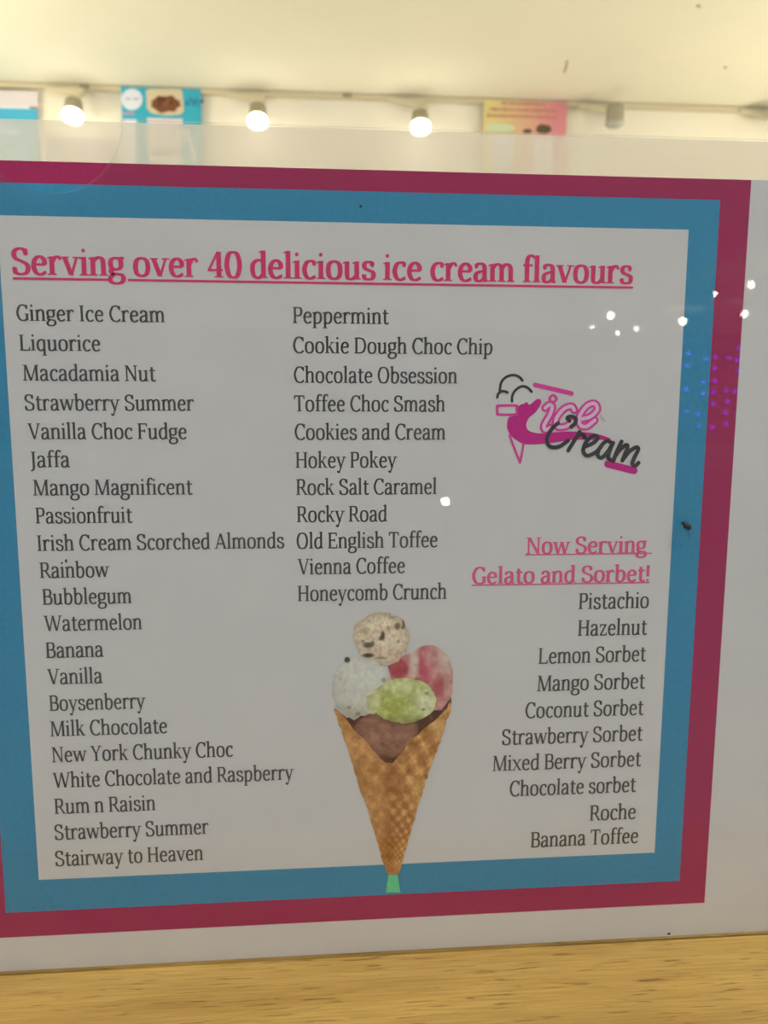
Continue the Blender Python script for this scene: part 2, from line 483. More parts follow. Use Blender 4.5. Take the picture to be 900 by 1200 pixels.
def text(txt, x0, x1, base, xb, cap, m, T=110, t=58, under=None, base_dx=None):
    """one printed line: pixel of its left end, right end, baseline (taken at pixel xb), cap height in pixels"""
    q, mn, mx = text_quads(txt, T, t)
    a = at(xb, base); z = a[2]
    def hx(px):                                      # x on the sheet of a pixel column on that baseline
        lo, hi = -0.3, 0.3
        r = ray(px, base)
        p = at(px, base)
        for _ in range(4):
            # slide along the image column until the height on the sheet is z
            dz = p[2] - z
            base2 = base + dz / D * FPX if _ == 0 else base2 + dz / D * FPX * 0.9
            p = at(px, base2)
        return p[0]
    X0, X1 = hx(x0), hx(x1)
    sx = (X1 - X0) / (mx - mn)
    sz = (at(xb, base - cap)[2] - z) / 690.0
    vs, fs = [], []
    for lv, f in q:
        n0 = len(vs)
        for px, py in f: vs.append((X0 + (px - mn) * sx, -LAYER * 3 - lv * 5e-7, z + py * sz))
        fs.append(tuple(range(n0, len(vs))))
    o = pyd('text_line', vs, fs, m, sheet)
    if under:
        for (ux0, ux1, dz0, th) in under:
            a0, a1 = hx(ux0), hx(ux1); zz = z - dz0 / FPX * D; hh = th / FPX * D
            pyd('underline', [(a0, -LAYER * 3, zz - hh), (a1, -LAYER * 3, zz - hh), (a1, -LAYER * 3, zz), (a0, -LAYER * 3, zz)], [(0, 1, 2, 3)], m, o)
    return o


text('Serving over 40 delicious ice cream flavours', 14.5, 741.5, 321.5, 15, 30.8, m_ttl, 138, 66,
     under=[(15, 127, 3.0, 2.6), (150, 742, 3.0, 2.6)])
COL1 = [('Ginger Ice Cream', 19.6, 193.5, 375.8), ('Liquorice', 23, 117.8, 410.8), ('Macadamia Nut', 27, 183, 446), ('Strawberry Summer', 29.3, 227.6, 480.9),
        ('Vanilla Choc Fudge', 33, 219, 514.6), ('Jaffa', 36, 82, 547.6), ('Mango Magnificent', 39, 226, 580.6), ('Passionfruit', 42, 155.5, 613.4),
        ('Irish Cream Scorched Almonds', 44, 333.3, 645.6), ('Rainbow', 47, 128.6, 677.4), ('Bubblegum', 50, 154.6, 708.6), ('Watermelon', 52, 167, 739.6),
        ('Banana', 54, 121.3, 771), ('Vanilla', 56, 120.2, 802), ('Boysenberry', 58, 171.3, 833), ('Milk Chocolate', 59.2, 196, 863), ('New York Chunky Choc', 61, 273.2, 893.3),
        ('White Chocolate and Raspberry', 62.4, 344.8, 923.3), ('Rum n Raisin', 64, 182.8, 953.8), ('Strawberry Summer', 64.4, 244.8, 984.2), ('Stairway to Heaven', 65.2, 238.6, 1015)]
for i, (s, a, b, y) in enumerate(COL1): text(s, a, b, y, a, 18.7 - 1.1 * (y - 375) / 640, m_txt)
COL2 = [('Peppermint', 343, 455.7, 378.6), ('Cookie Dough Choc Chip', 343.4, 577, 413.6), ('Chocolate Obsession', 344.3, 536, 448.4), ('Toffee Choc Smash', 344.6, 521.8, 482),
        ('Cookies and Cream', 345.3, 522, 515.3), ('Hokey Pokey', 346.3, 465.6, 548.3), ('Rock Salt Caramel', 347, 511.8, 580), ('Rocky Road', 347.8, 454, 611.9),
        ('Old English Toffee', 347.6, 512.6, 643), ('Vienna Coffee', 348.8, 474.4, 673.2), ('Honeycomb Crunch', 348.8, 523.5, 704.6)]
for s, a, b, y in COL2: text(s, a, b, y, a, 18.7 - 1.1 * (y - 375) / 640, m_txt)
text('Now Serving', 616, 758, 649.3, 616, 19.5, m_pnk, 132, 66, under=[(615, 764, 0.2, 1.6)])
text('Gelato and Sorbet!', 552.8, 760.4, 684.4, 553, 19.3, m_pnk, 132, 66, under=[(552.5, 761, 0.8, 1.6)])
COL3 = [('Pistachio', 677.6, 760, 713.8), ('Hazelnut', 676.8, 758, 745.2), ('Lemon Sorbet', 630.6, 756.8, 777.8), ('Mango Sorbet', 629, 755.6, 810), ('Coconut Sorbet', 615.3, 754, 841.6),
        ('Strawberry Sorbet', 588, 752.9, 873), ('Mixed Berry Sorbet', 576.8, 751, 903.6), ('Chocolate sorbet', 597, 745, 933.2), ('Roche', 690.5, 744.5, 961.6), ('Banana Toffee', 621.4, 747.4, 993)]
for s, a, b, y in COL3: text(s, a, b, y, a, 18.5 - 0.9 * (y - 700) / 300, m_txt)

# ---- the parlour's emblem: traced at 4.09 x from the corner (560, 420)
logo = empty('emblem', (0, 0, 0), None, None); logo.parent = sheet; logo.location = -sheet.location
K = 900 / 220


def lg(p): return (560 + p[0] / K, 420 + p[1] / K)


RL = [0]


def ribbon(name, pts, w, m, layer, closed=False, taper=False, n=6):
    RL[0] = (RL[0] + 4) % 20; w = w * 1.12
    c = spline(pts, n, closed) if len(pts) > 2 else [np.array(p, float) for p in pts]
    vs, fs = [], []
    for i in range(len(c)):
        d = c[min(i + 1, len(c) - 1)] - c[max(i - 1, 0)] if not closed else c[(i + 1) % (len(c) - 1)] - c[i - 1 if i else -2]
        d = d / (np.hypot(*d) or 1); nn = np.array((-d[1], d[0]))
        ww = w * 0.5 * ((0.35 + 0.65 * math.sin(math.pi * i / (len(c) - 1))) if taper else 1)
        for s in (-1, 1):
            q = at(*lg(c[i] + nn * ww * s)); vs.append((q[0], -LAYER * layer - RL[0] * 6e-7 - i * 2e-8, q[2]))
    for i in range(len(c) - 1): fs.append((2 * i, 2 * i + 1, 2 * i + 3, 2 * i + 2))
    if not closed:
        for e in (0, len(c) - 1):                      # round ends
            ww = w * 0.5 * (0.35 if taper else 1); k0 = len(vs)
            for k in range(10):
                q = at(*lg(c[e] + ww * np.array((math.cos(k * .628), math.sin(k * .628))))); vs.append((q[0], -LAYER * layer - (RL[0] + 2 + (e > 0)) * 6e-7, q[2]))
            fs.append(tuple(range(k0, k0 + 10)))
    return pyd(name, vs, fs, m, logo)


m_lblk = inkmat('ink_logo_black', (52, 47, 50), 0.1)
m_lmag = inkmat('ink_logo_magenta', (158, 30, 104), 0.06)
m_lpnk = inkmat('ink_logo_pink', (176, 52, 118), 0.06)
m_llit = inkmat('ink_logo_light', (206, 152, 176), 0.05)
for pts in ([(104, 160), (112, 115), (138, 88), (172, 80), (200, 90), (213, 106)], [(92, 188), (99, 168), (118, 157), (142, 163)],
            [(164, 206), (165, 180), (180, 152), (210, 134), (238, 140), (257, 160)]):
    ribbon('scoop_outline', pts, 11, m_lblk, 4)
ribbon('handle_outline', [(92, 232), (98, 227), (180, 226), (186, 232), (186, 262), (180, 269), (98, 269), (93, 262)], 11, m_lpnk, 3, closed=True)
body = [(140, 330), (142, 300), (152, 280), (182, 272), (186, 240), (204, 222), (220, 217), (234, 209), (246, 222), (262, 212), (276, 199), (294, 194), (304, 206), (299, 224), (276, 258),
        (250, 280), (236, 300), (232, 325), (246, 348), (300, 360), (360, 354), (455, 350), (520, 354), (580, 364), (640, 388), (560, 390), (455, 390), (400, 398), (330, 408), (232, 412), (190, 396), (160, 372), (146, 350)]
cs = spline(body, 3, True)[:-1]
vs = [at(*lg(p)) for p in cs]
from mathutils.geometry import tessellate_polygon
pyd('cone_swoosh', [(v[0], -LAYER * 3, v[2]) for v in vs], [tuple(t) for t in tessellate_polygon([[Vector((v[0], v[2], 0)) for v in vs]])], m_lmag, logo)
ribbon('cone_outline', [(152, 370), (178, 440), (202, 500)], 10, m_lpnk, 4); ribbon('cone_outline', [(202, 500), (211, 455), (219, 405)], 10, m_lpnk, 4)
ribbon('upper_bar', [(274, 127), (448, 168)], 20, m_lpnk, 3)
ribbon('lower_bar', [(622, 506), (748, 538)], 31, m_lmag, 3)
ICE = [[(322, 238), (342, 222), (356, 232), (345, 270), (318, 318), (322, 342), (348, 332)],
       [(462, 248), (448, 230), (412, 242), (376, 288), (380, 326), (420, 326), (452, 304)],
       [(492, 292), (540, 278), (572, 244), (558, 216), (522, 228), (488, 276), (490, 318), (520, 326), (560, 296)]]
for pts in ICE:
    ribbon('ice_letter', pts, 34, m_lpnk, 5, n=8)
for pts in ICE:
    ribbon('ice_letter_fill', pts, 15, m_llit, 6, n=8)
ribbon('i_dot', [(360, 176), (377, 193), (360, 210), (343, 193)], 11, m_lpnk, 5, closed=True)
for pts in ([(438, 300), (428, 286), (445, 278), (468, 288), (464, 312), (446, 328)], [(384, 310), (352, 340), (330, 385), (342, 420), (385, 424), (432, 394)],
            [(486, 352), (464, 390), (432, 442)], [(462, 388), (486, 366), (508, 368), (512, 380)],
            [(508, 424), (548, 408), (574, 382), (556, 370), (522, 396), (504, 440), (522, 466), (560, 452), (590, 424)],
            [(646, 408), (616, 396), (584, 428), (574, 464), (592, 476), (622, 446), (648, 404)], [(648, 404), (632, 440), (624, 476), (642, 490)],
            [(688, 398), (668, 440), (648, 492)], [(654, 474), (682, 436), (712, 414), (716, 430), (702, 464), (692, 490)],
            [(696, 482), (726, 446), (758, 426), (768, 436), (750, 474), (740, 504), (752, 516), (770, 500)]):
    ribbon('cream_letter', pts, 17, m_lblk, 7, n=8)
ribbon('trade_mark', [(588, 274), (594, 286), (606, 300)], 9, inkmat('ink_grey', (150, 142, 142)), 4)

# ---- the printed photograph of a cone: painted point by point (crop of 3.333 x from (370, 700))
def hsh(ix, iy, s):
    v = np.sin(ix * 127.1 + iy * 311.7 + s * 74.7) * 43758.5453
    return v - np.floor(v)


def vn(x, y, sc, s=0):
    x = x / sc; y = y / sc; ix, iy = np.floor(x), np.floor(y); fx, fy = x - ix, y - iy
    fx = fx * fx * (3 - 2 * fx); fy = fy * fy * (3 - 2 * fy)
    a, b = hsh(ix, iy, s), hsh(ix + 1, iy, s); c, d = hsh(ix, iy + 1, s), hsh(ix + 1, iy + 1, s)
    return (a * (1 - fx) + b * fx) * (1 - fy) + (c * (1 - fx) + d * fx) * fy - 0.5


def fbm(x, y, sc, s=0): return vn(x, y, sc, s) + 0.5 * vn(x, y, sc / 2, s + 1) + 0.25 * vn(x, y, sc / 4, s + 2)


def inpoly(x, y, P):
    r = np.zeros(x.shape, bool); n = len(P)
    for i in range(n):
        (x0, y0), (x1, y1) = P[i], P[(i + 1) % n]
        if y0 == y1: continue
        r ^= ((y0 > y) != (y1 > y)) & (x < (x1 - x0) * (y - y0) / (y1 - y0) + x0)
    return r


def mixc(c, col, k): return c + (np.array(col, float) - c) * np.clip(k, 0, 1)[..., None]


def blob(x, y, cx, cy, rx, ry, soft=0.25): return np.clip((1 - np.hypot((x - cx) / rx, (y - cy) / ry)) / soft, 0, 1)


PRINT = attr_mat('photo_print')
REFW = np.array(lin(WHITE))


def painted(name, bb, layer, fn, parent, step=2.0):
    x0, x1, y0, y1 = bb
    nx, ny = int((x1 - x0) / step) + 1, int((y1 - y0) / step) + 1
    gx, gy = np.meshgrid(np.linspace(x0, x1, nx), np.linspace(y0, y1, ny))
    mask, col = fn(gx, gy)
    g = col.mean(-1, keepdims=True); col = np.clip((g + (col - g) * 0.88) * 0.90, 0, 255) / 255
    l = np.where(col <= 0.04045, col / 12.92, ((col + 0.055) / 1.055) ** 2.4) / REFW * 0.8
    px = 370 + gx / (600 / 180); py = 700 + gy / (1200 / 360)
    rr = np.stack([px - 450, py - 600, np.full_like(px, FPX)], -1) @ R.T
    t = D / rr[..., 1]
    off = parent_loc(parent)
    P = np.stack([rr[..., 0] * t - off.x, np.full_like(t, -LAYER * layer - off.y), H + rr[..., 2] * t - off.z], -1).reshape(-1, 3)
    idx = np.arange(nx * ny).reshape(ny, nx)
    f = np.stack([idx[:-1, :-1], idx[1:, :-1], idx[1:, 1:], idx[:-1, 1:]], -1).reshape(-1, 4)
    keep = (mask[:-1, :-1].astype(int) + mask[1:, :-1] + mask[1:, 1:] + mask[:-1, 1:]).reshape(-1) >= 3
    f = f[keep]
    u = np.unique(f); rm = np.full(nx * ny, -1); rm[u] = np.arange(len(u)); f = rm[f]
    me = bpy.data.meshes.new(name)
    me.from_pydata(P[u].tolist(), [], f.tolist())
    ca = me.color_attributes.new('Col', 'FLOAT_COLOR', 'POINT')
    c4 = np.concatenate([l.reshape(-1, 3)[u], np.ones((len(u), 1))], 1).astype(np.float32)
    ca.data.foreach_set('color', c4.ravel())
    return link(name, me, PRINT, parent)


def edge_ellipse(x, y, cx, cy, rx, ry, s, rough=0.06):
    r = np.hypot((x - cx) / rx, (y - cy) / ry); return r, r < 1 + rough * 2 * fbm(x, y, 38, s)


def p_top(x, y):
    r, m = edge_ellipse(x, y, 258, 160, 110, 102, 3)
    c = np.zeros(x.shape + (3,)) + (204, 184, 152)
    c = mixc(c, (214, 198, 166), blob(x, y, 250, 130, 90, 80, 0.9))
    c = mixc(c, (170, 146, 112), np.clip((r - 0.62) * 1.5, 0, .75))
    c = mixc(c, (186, 150, 122), np.clip(fbm(x, y, 30, 7) * 1.6, 0, .6)); c = c + (fbm(x, y, 9, 5) * 26)[..., None]
    for cx, cy, rx, ry, k in [(262, 150, 9, 21, .9), (254, 160, 8, 10, .8), (205, 186, 24, 13, .8), (222, 178, 9, 12, .6), (206, 226, 25, 10, .95), (185, 172, 10, 10, .4), (318, 112, 13, 16, .65), (346, 100, 9, 18, .7),
                              (328, 68, 24, 9, .45), (340, 118, 8, 8, .6), (322, 172, 8, 8, .35), (283, 118, 6, 7, .3), (256, 236, 30, 6, .35), (300, 78, 14, 6, .3), (195, 130, 20, 14, .22), (364, 204, 9, 14, .45)]:
        c = mixc(c, (72, 56, 44), blob(x, y, cx, cy, rx * 1.15, ry * 1.15, .6) * k)
    return m, c


def p_pink(x, y):
    r, m = edge_ellipse(x, y, 438, 302, 97, 118, 13, .04)
    m |= inpoly(x, y, [(282, 268), (310, 240), (400, 205), (420, 300), (400, 340), (296, 325)])
    m |= inpoly(x, y, [(400, 330), (536, 300), (534, 372), (524, 396), (486, 446), (440, 470)])
    c = np.zeros(x.shape + (3,)) + (186, 124, 116)
    c = mixc(c, (176, 76, 84), blob(x, y, 420, 280, 42, 115, .7)); c = mixc(c, (196, 134, 130), blob(x, y, 440, 235, 28, 40, .8))
    c = mixc(c, (192, 166, 150), blob(x, y, 505, 245, 40, 80, .8)); c = mixc(c, (178, 82, 80), blob(x, y, 480, 350, 34, 60, .7))
    c = mixc(c, (190, 168, 150), blob(x, y, 385, 250, 24, 100, .7)); c = mixc(c, (172, 66, 74), blob(x, y, 322, 280, 46, 50, .35))
    c = mixc(c, (186, 134, 122), blob(x, y, 515, 350, 22, 60, .7)); c = c + (fbm(x, y, 22, 15) * 26)[..., None]
    c = mixc(c, (110, 60, 55), blob(x, y, 280, 272, 16, 12, .6) * .7); c = mixc(c, (110, 90, 60), blob(x, y, 394, 318, 12, 7, .6) * .8)
    return m, c


def p_white(x, y):
    r, m = edge_ellipse(x, y, 180, 348, 116, 112, 23, .05)
    m |= inpoly(x, y, [(75, 420), (290, 400), (200, 445), (150, 480), (120, 462)]); m &= ~((y > 470) & (x < 110)); m |= np.hypot(x - 123, y - 243) < 13
    c = np.zeros(x.shape + (3,)) + (188, 182, 166)
    c = mixc(c, (198, 194, 178), blob(x, y, 190, 310, 100, 80, .9)); c = mixc(c, (150, 140, 118), np.clip((r - .74) * 1.3, 0, .6) * (y > 300))
    c = mixc(c, (160, 150, 124), blob(x, y, 150, 450, 70, 40, .8) * .6); c = c + (fbm(x, y, 14, 25) * 16)[..., None]
    for cx, cy, rx, ry, k in [(123, 243, 14, 14, .95), (150, 225, 20, 10, .4), (265, 322, 10, 12, .3), (130, 430, 12, 8, .35), (165, 455, 14, 10, .35), (95, 320, 6, 6, .2)]:
        c = mixc(c, (62, 54, 48), blob(x, y, cx, cy, rx, ry, .5) * k)
    return m, c


def p_choc(x, y):
    r, m = edge_ellipse(x, y, 278, 530, 128, 96, 33, .05)
    c = np.zeros(x.shape + (3,)) + (138, 90, 66)
    c = mixc(c, (152, 104, 80), blob(x, y, 270, 540, 90, 60, .9)); c = mixc(c, (86, 50, 34), np.clip((r - .78) * 2.2, 0, .7))
    c = mixc(c, (94, 60, 36), blob(x, y, 330, 475, 110, 34, .8) * .8); c = c + (fbm(x, y, 20, 35) * 26)[..., None]
    c = mixc(c, (96, 60, 40), blob(x, y, 262, 575, 16, 14, .6) * .6)
    return m, c


def p_green(x, y):
    r, m = edge_ellipse(x, y, 345, 402, 130, 88, 43, .05)
    m |= inpoly(x, y, [(195, 390), (240, 360), (240, 450), (200, 440)])
    c = np.zeros(x.shape + (3,)) + (178, 178, 108)
    c = mixc(c, (160, 164, 70), blob(x, y, 305, 425, 95, 70, .8)); c = mixc(c, (196, 196, 140), blob(x, y, 330, 345, 80, 32, .8))
    c = mixc(c, (196, 194, 150), blob(x, y, 430, 410, 55, 70, .7)); c = mixc(c, (186, 180, 130), blob(x, y, 225, 405, 42, 50, .8)); c = mixc(c, (120, 116, 54), np.clip((y - 455) / 45, 0, .6))
    c = c + (fbm(x, y, 16, 45) * 30)[..., None]
    for cx, cy, rx, ry, k in [(434, 374, 14, 10, .5), (420, 437, 10, 8, .6), (394, 318, 10, 7, .5), (405, 480, 16, 8, .7), (262, 395, 8, 12, .25)]:
        c = mixc(c, (84, 96, 40), blob(x, y, cx, cy, rx, ry, .6) * k)
    return m, c


def p_inner(x, y):
    m = inpoly(x, y, [(70, 428), (120, 470), (200, 440), (300, 420), (470, 400), (500, 400), (528, 388), (532, 410), (470, 560), (300, 655), (255, 645), (150, 540)])
    c = np.zeros(x.shape + (3,)) + (84, 46, 32)
    return m, mixc(c, (120, 70, 40), np.clip(fbm(x, y, 18, 60) * 1.5, 0, .7))


def p_cone(x, y):
    P = [(68, 430), (92, 446), (122, 478), (152, 520), (188, 552), (224, 596), (256, 632), (266, 642), (300, 648), (316, 630), (352, 586), (362, 560), (402, 534), (428, 508), (480, 468), (505, 440), (531, 398),
         (528, 440), (505, 505), (484, 570), (455, 640), (428, 730), (400, 815), (366, 935), (330, 1062), (318, 1082), (288, 1084), (272, 1066), (232, 930), (200, 820), (168, 740), (140, 640), (108, 545), (92, 500)]
    m = inpoly(x + 5 * fbm(x, y, 16, 71), y, P)
    c = np.zeros(x.shape + (3,)) + (178, 120, 58)
    # waffle relief as it is printed: two families of ridges running down to the tip
    a = np.arctan2(x - 300, 1140 - y); rr = np.hypot(x - 300, 1140 - y)
    g1 = np.abs(((np.log(rr) * 5.6 + a * 6.6) % 1) - .5); g2 = np.abs(((np.log(rr) * 5.6 - a * 6.6) % 1) - .5)
    k = np.where(x > 300 - (y - 650) * .05, 1.0, .35)
    c = mixc(c, (206, 150, 86), np.clip((g1 - .34) * 8, 0, .85) * k); c = mixc(c, (204, 146, 80), np.clip((g2 - .34) * 8, 0, .75) * k)
    c = mixc(c, (150, 90, 36), np.clip((.22 - np.minimum(g1, g2)) * 4, 0, .5) * k)
    c = mixc(c, (190, 132, 74), blob(x, y, 160, 600, 80, 130, .8) * .6); c = mixc(c, (150, 86, 34), blob(x, y, 310, 720, 50, 80, .7) * .75)
    c = mixc(c, (146, 88, 36), blob(x, y, 290, 960, 50, 130, .8) * .7); c = mixc(c, (206, 158, 92), blob(x, y, 478, 500, 50, 60, .8) * .6)
    c = mixc(c, (208, 160, 88), blob(x, y, 395, 760, 36, 150, .8) * .5); c = mixc(c, (150, 94, 42), blob(x, y, 170, 735, 30, 160, .8) * .4)
    c = mixc(c, (138, 82, 40), np.clip(1 - np.abs(x - 280 + (y - 650) * .03) / 26, 0, 1) * np.clip((980 - y) / 300, 0, 1) * (.35 + fbm(x, y, 40, 80) * .5))
    c = c + (fbm(x, y, 26, 75) * 26 + fbm(x, y, 7, 78) * 12)[..., None]
    return m, c


cone = painted('cone_photograph', (60, 540, 380, 1090), 6, p_cone, sheet)
for nm, bb, ly, fn in (('cone_inside', (60, 540, 380, 670), 5, p_inner), ('top_scoop', (130, 390, 40, 280), 7, p_top), ('strawberry_scoop', (270, 545, 170, 440), 6, p_pink),
                       ('vanilla_scoop', (50, 310, 220, 490), 8, p_white), ('chocolate_scoop', (140, 420, 425, 640), 5.5, p_choc), ('lime_scoop', (185, 490, 300, 505), 9, p_green)):
    painted(nm, bb, ly, fn, cone)
# stack so that the cone's rim covers the chocolate scoop and the top scoop hides the one behind it
tip = [(284, 1084), (320, 1084), (330, 1152), (274, 1152)]
flat('cone_tip_smudge', [(370 + a / (600 / 180), 700 + b / (1200 / 360)) for a, b in tip], 4, inkmat('ink_green', (84, 164, 118)), cone)

# ------------------------------------------------------------------ clear holder round the sheet
TOP_Z = H + 0.3225 * (D - 0.0013)
HX0, HX1 = PX0 - .003, PX1 + .003
F0, F1 = -0.0013, -0.0004          # front pane
B0, B1 = 0.0006, 0.0022            # back pane
holder = empty('sign_holder', (0.042 * D, 0.0, 0.0), 'clear acrylic pocket sign holder with a half-round thumb notch on the counter', 'sign holder')
a_front = acrylic('acrylic_front', 0.006, 0.62); a_back = acrylic('acrylic_back', 0.50); a_edge = acrylic('acrylic_edge', 0.10, 1.0, 0.15)


def pane(name, y0, y1, m, notch):
    """upright sheet built in columns, the notch cut out of its top edge"""
    col = [(HX0, TOP_Z), (HX1, TOP_Z)]
    if notch:
        c = at(55, 135, F0)[0]; r = 78 / FPX * (D + F0)
        col = [(HX0, TOP_Z)] + [(c - r * math.cos(math.pi * k / 40), TOP_Z - r * math.sin(math.pi * k / 40)) for k in range(41)] + [(HX1, TOP_Z)]
    bm = bmesh.new(); n = len(col)
    fb = [bm.verts.new((x, y0, 0)) for x, z in col]; ft = [bm.verts.new((x, y0, z)) for x, z in col]
    bb = [bm.verts.new((x, y1, 0)) for x, z in col]; bt = [bm.verts.new((x, y1, z)) for x, z in col]
    for i in range(n - 1):
        bm.faces.new((fb[i], fb[i + 1], ft[i + 1], ft[i])); bm.faces.new((bb[i + 1], bb[i], bt[i], bt[i + 1]))
        bm.faces.new((ft[i], ft[i + 1], bt[i + 1], bt[i])).material_index = 1
        bm.faces.new((bb[i], bb[i + 1], fb[i + 1], fb[i])).material_index = 1
    bm.faces.new((fb[0], ft[0], bt[0], bb[0])).material_index = 1
    bm.faces.new((fb[-1], bb[-1], bt[-1], ft[-1])).material_index = 1
    return bm_obj(name, bm, m, holder, mats=[m, a_edge])


pane('front_pane', F0, F1, a_front, True)
pane('back_pane', B0, B1, a_back, False)
for x in (HX0, HX1 - .0015): box('side_seam', x, x + .0015, F1, B0, 0, TOP_Z, a_edge, holder)
box('foot', U(-0.35), U(0.45), B1, 0.075, 0.0, 0.003, a_back, holder)

# ------------------------------------------------------------------ a little fly on the pane
fc = at(804.5, 616.5, F0); PXM = (D - .003) / FPX
fly = empty('fly', (fc[0], F0, fc[2]), 'tiny black fly sitting on the blue border strip of the sign', 'fly')
m_fly = mat('fly_black', (0.012, 0.011, 0.012), 0.45)
m_wing = mat('fly_wing', (0.03, 0.035, 0.04), 0.4)
def fp(x, y, h): return (fc[0] + (x - 475) / 12.857 * PXM, F0 - h * PXM, fc[2] - (y - 345) / 12.857 * PXM)
bm = bmesh.new()
prof = [(375, 275, .6), (383, 283, 1.5), (398, 290, 1.75), (412, 303, 1.1), (425, 318, 2.0), (445, 333, 2.9), (465, 345, 2.7), (480, 356, 2.3), (497, 368, 2.7), (510, 380, 2.2), (522, 392, .8)]
add_tube(bm, [fp(x, y, 3.2) for x, y, r in prof], [r * 1.3 * PXM for x, y, r in prof], 10)
bm_obj('fly_body', bm, m_fly, fly, smooth=True)
for pts in ([(420, 325, 2.6), (415, 355, 3), (418, 388, 0)], [(440, 345, 2.6), (440, 385, 3.4), (445, 430, 0)], [(460, 355, 2.6), (478, 405, 3), (530, 520, 0)],
            [(450, 318, 2.6), (470, 290, 3), (500, 272, 0)], [(470, 325, 2.6), (510, 312, 3.4), (560, 308, 0)], [(415, 295, 2.6), (425, 268, 3), (428, 250, 0)]):
    bm = bmesh.new(); add_tube(bm, [fp(*p) for p in pts], [.45 * PXM, .35 * PXM, .2 * PXM], 6); bm_obj('leg', bm, m_fly, fly)
for pts in ([(450, 320), (490, 315), (520, 335), (530, 365), (520, 385), (490, 360)], [(445, 340), (480, 365), (505, 395), (490, 405), (465, 390), (445, 365)]):
    bm = bmesh.new(); a = [bm.verts.new(fp(x, y, 5.4)) for x, y in pts]; b = [bm.verts.new(fp(x, y, 5.7)) for x, y in pts]
    bm.faces.new(a); bm.faces.new(b[::-1])
    for i in range(6): bm.faces.new((a[i], b[i], b[(i + 1) % 6], a[(i + 1) % 6]))
    bm_obj('wing', bm, m_wing, fly)

# crumbs of dirt on the pane
for (px, py, w, h, lab) in ((783.5, 1094, 5, 3, 'dark crumb on the pane just above the counter'), (422.5, 242, 3.5, 3, 'dark speck on the upper blue border'),
                            (77.5, 657.5, 2.4, 4.5, 'dark fleck above the word Rainbow')):
    c = at(px, py, F0); bm = bmesh.new()
    bmesh.ops.create_icosphere(bm, subdivisions=2, radius=1)
    for v in bm.verts:
        j = 1 + .25 * math.sin(v.co.x * 5 + v.co.z * 7)
        v.co = Vector((c[0] + v.co.x * w / 2 * PXM * j, F0 - .6 * PXM + v.co.y * .7 * PXM, c[2] + v.co.z * h / 2 * PXM * j))
    tag(bm_obj('crumb', bm, m_fly, None), lab, 'crumb')

# ------------------------------------------------------------------ behind the counter: rail, spotlights, posters
def wy(px, py, Y): return at(px, py, Y)


m_rail = mat('rail_cream', (0.62, 0.55, 0.40), 0.5)
rail = empty('light_rail', (0, WALL_Y, CEIL_Z), 'long cream lighting rail along the top of the cream wall', 'rail')
box('rail_body', -4, 4, WALL_Y - .034, WALL_Y, CEIL_Z - .028, CEIL_Z - .004, m_rail, rail)
box('rail_gap_shade', -4, 4, WALL_Y - .028, WALL_Y, CEIL_Z - .004, CEIL_Z, mat('rail_shadow_gap', (0.22, 0.19, 0.14), 0.8), rail)  # dark strip coloured as the shade between rail and ceiling
for px in (100, 407):
    c = at(px, 110, WALL_Y - .03)
    box('rail_clip', c[0] - .025, c[0] + .025, WALL_Y - .040, WALL_Y - .03, CEIL_Z - .024, CEIL_Z - .002, mat('clip_grey', (0.30, 0.27, 0.2), .6), rail)

m_head = mat('spot_head', (0.33, 0.30, 0.21), 0.45)
m_arm = mat('spot_arm', (0.66, 0.60, 0.44), 0.5)
m_bulb = mat('spot_bulb', (1, 0.95, 0.85), 0.3, emit=(1.0, 0.90, 0.70), estr=14)
m_off = mat('spot_lens_off', (0.45, 0.45, 0.4), 0.2)
SY = WALL_Y - 0.17


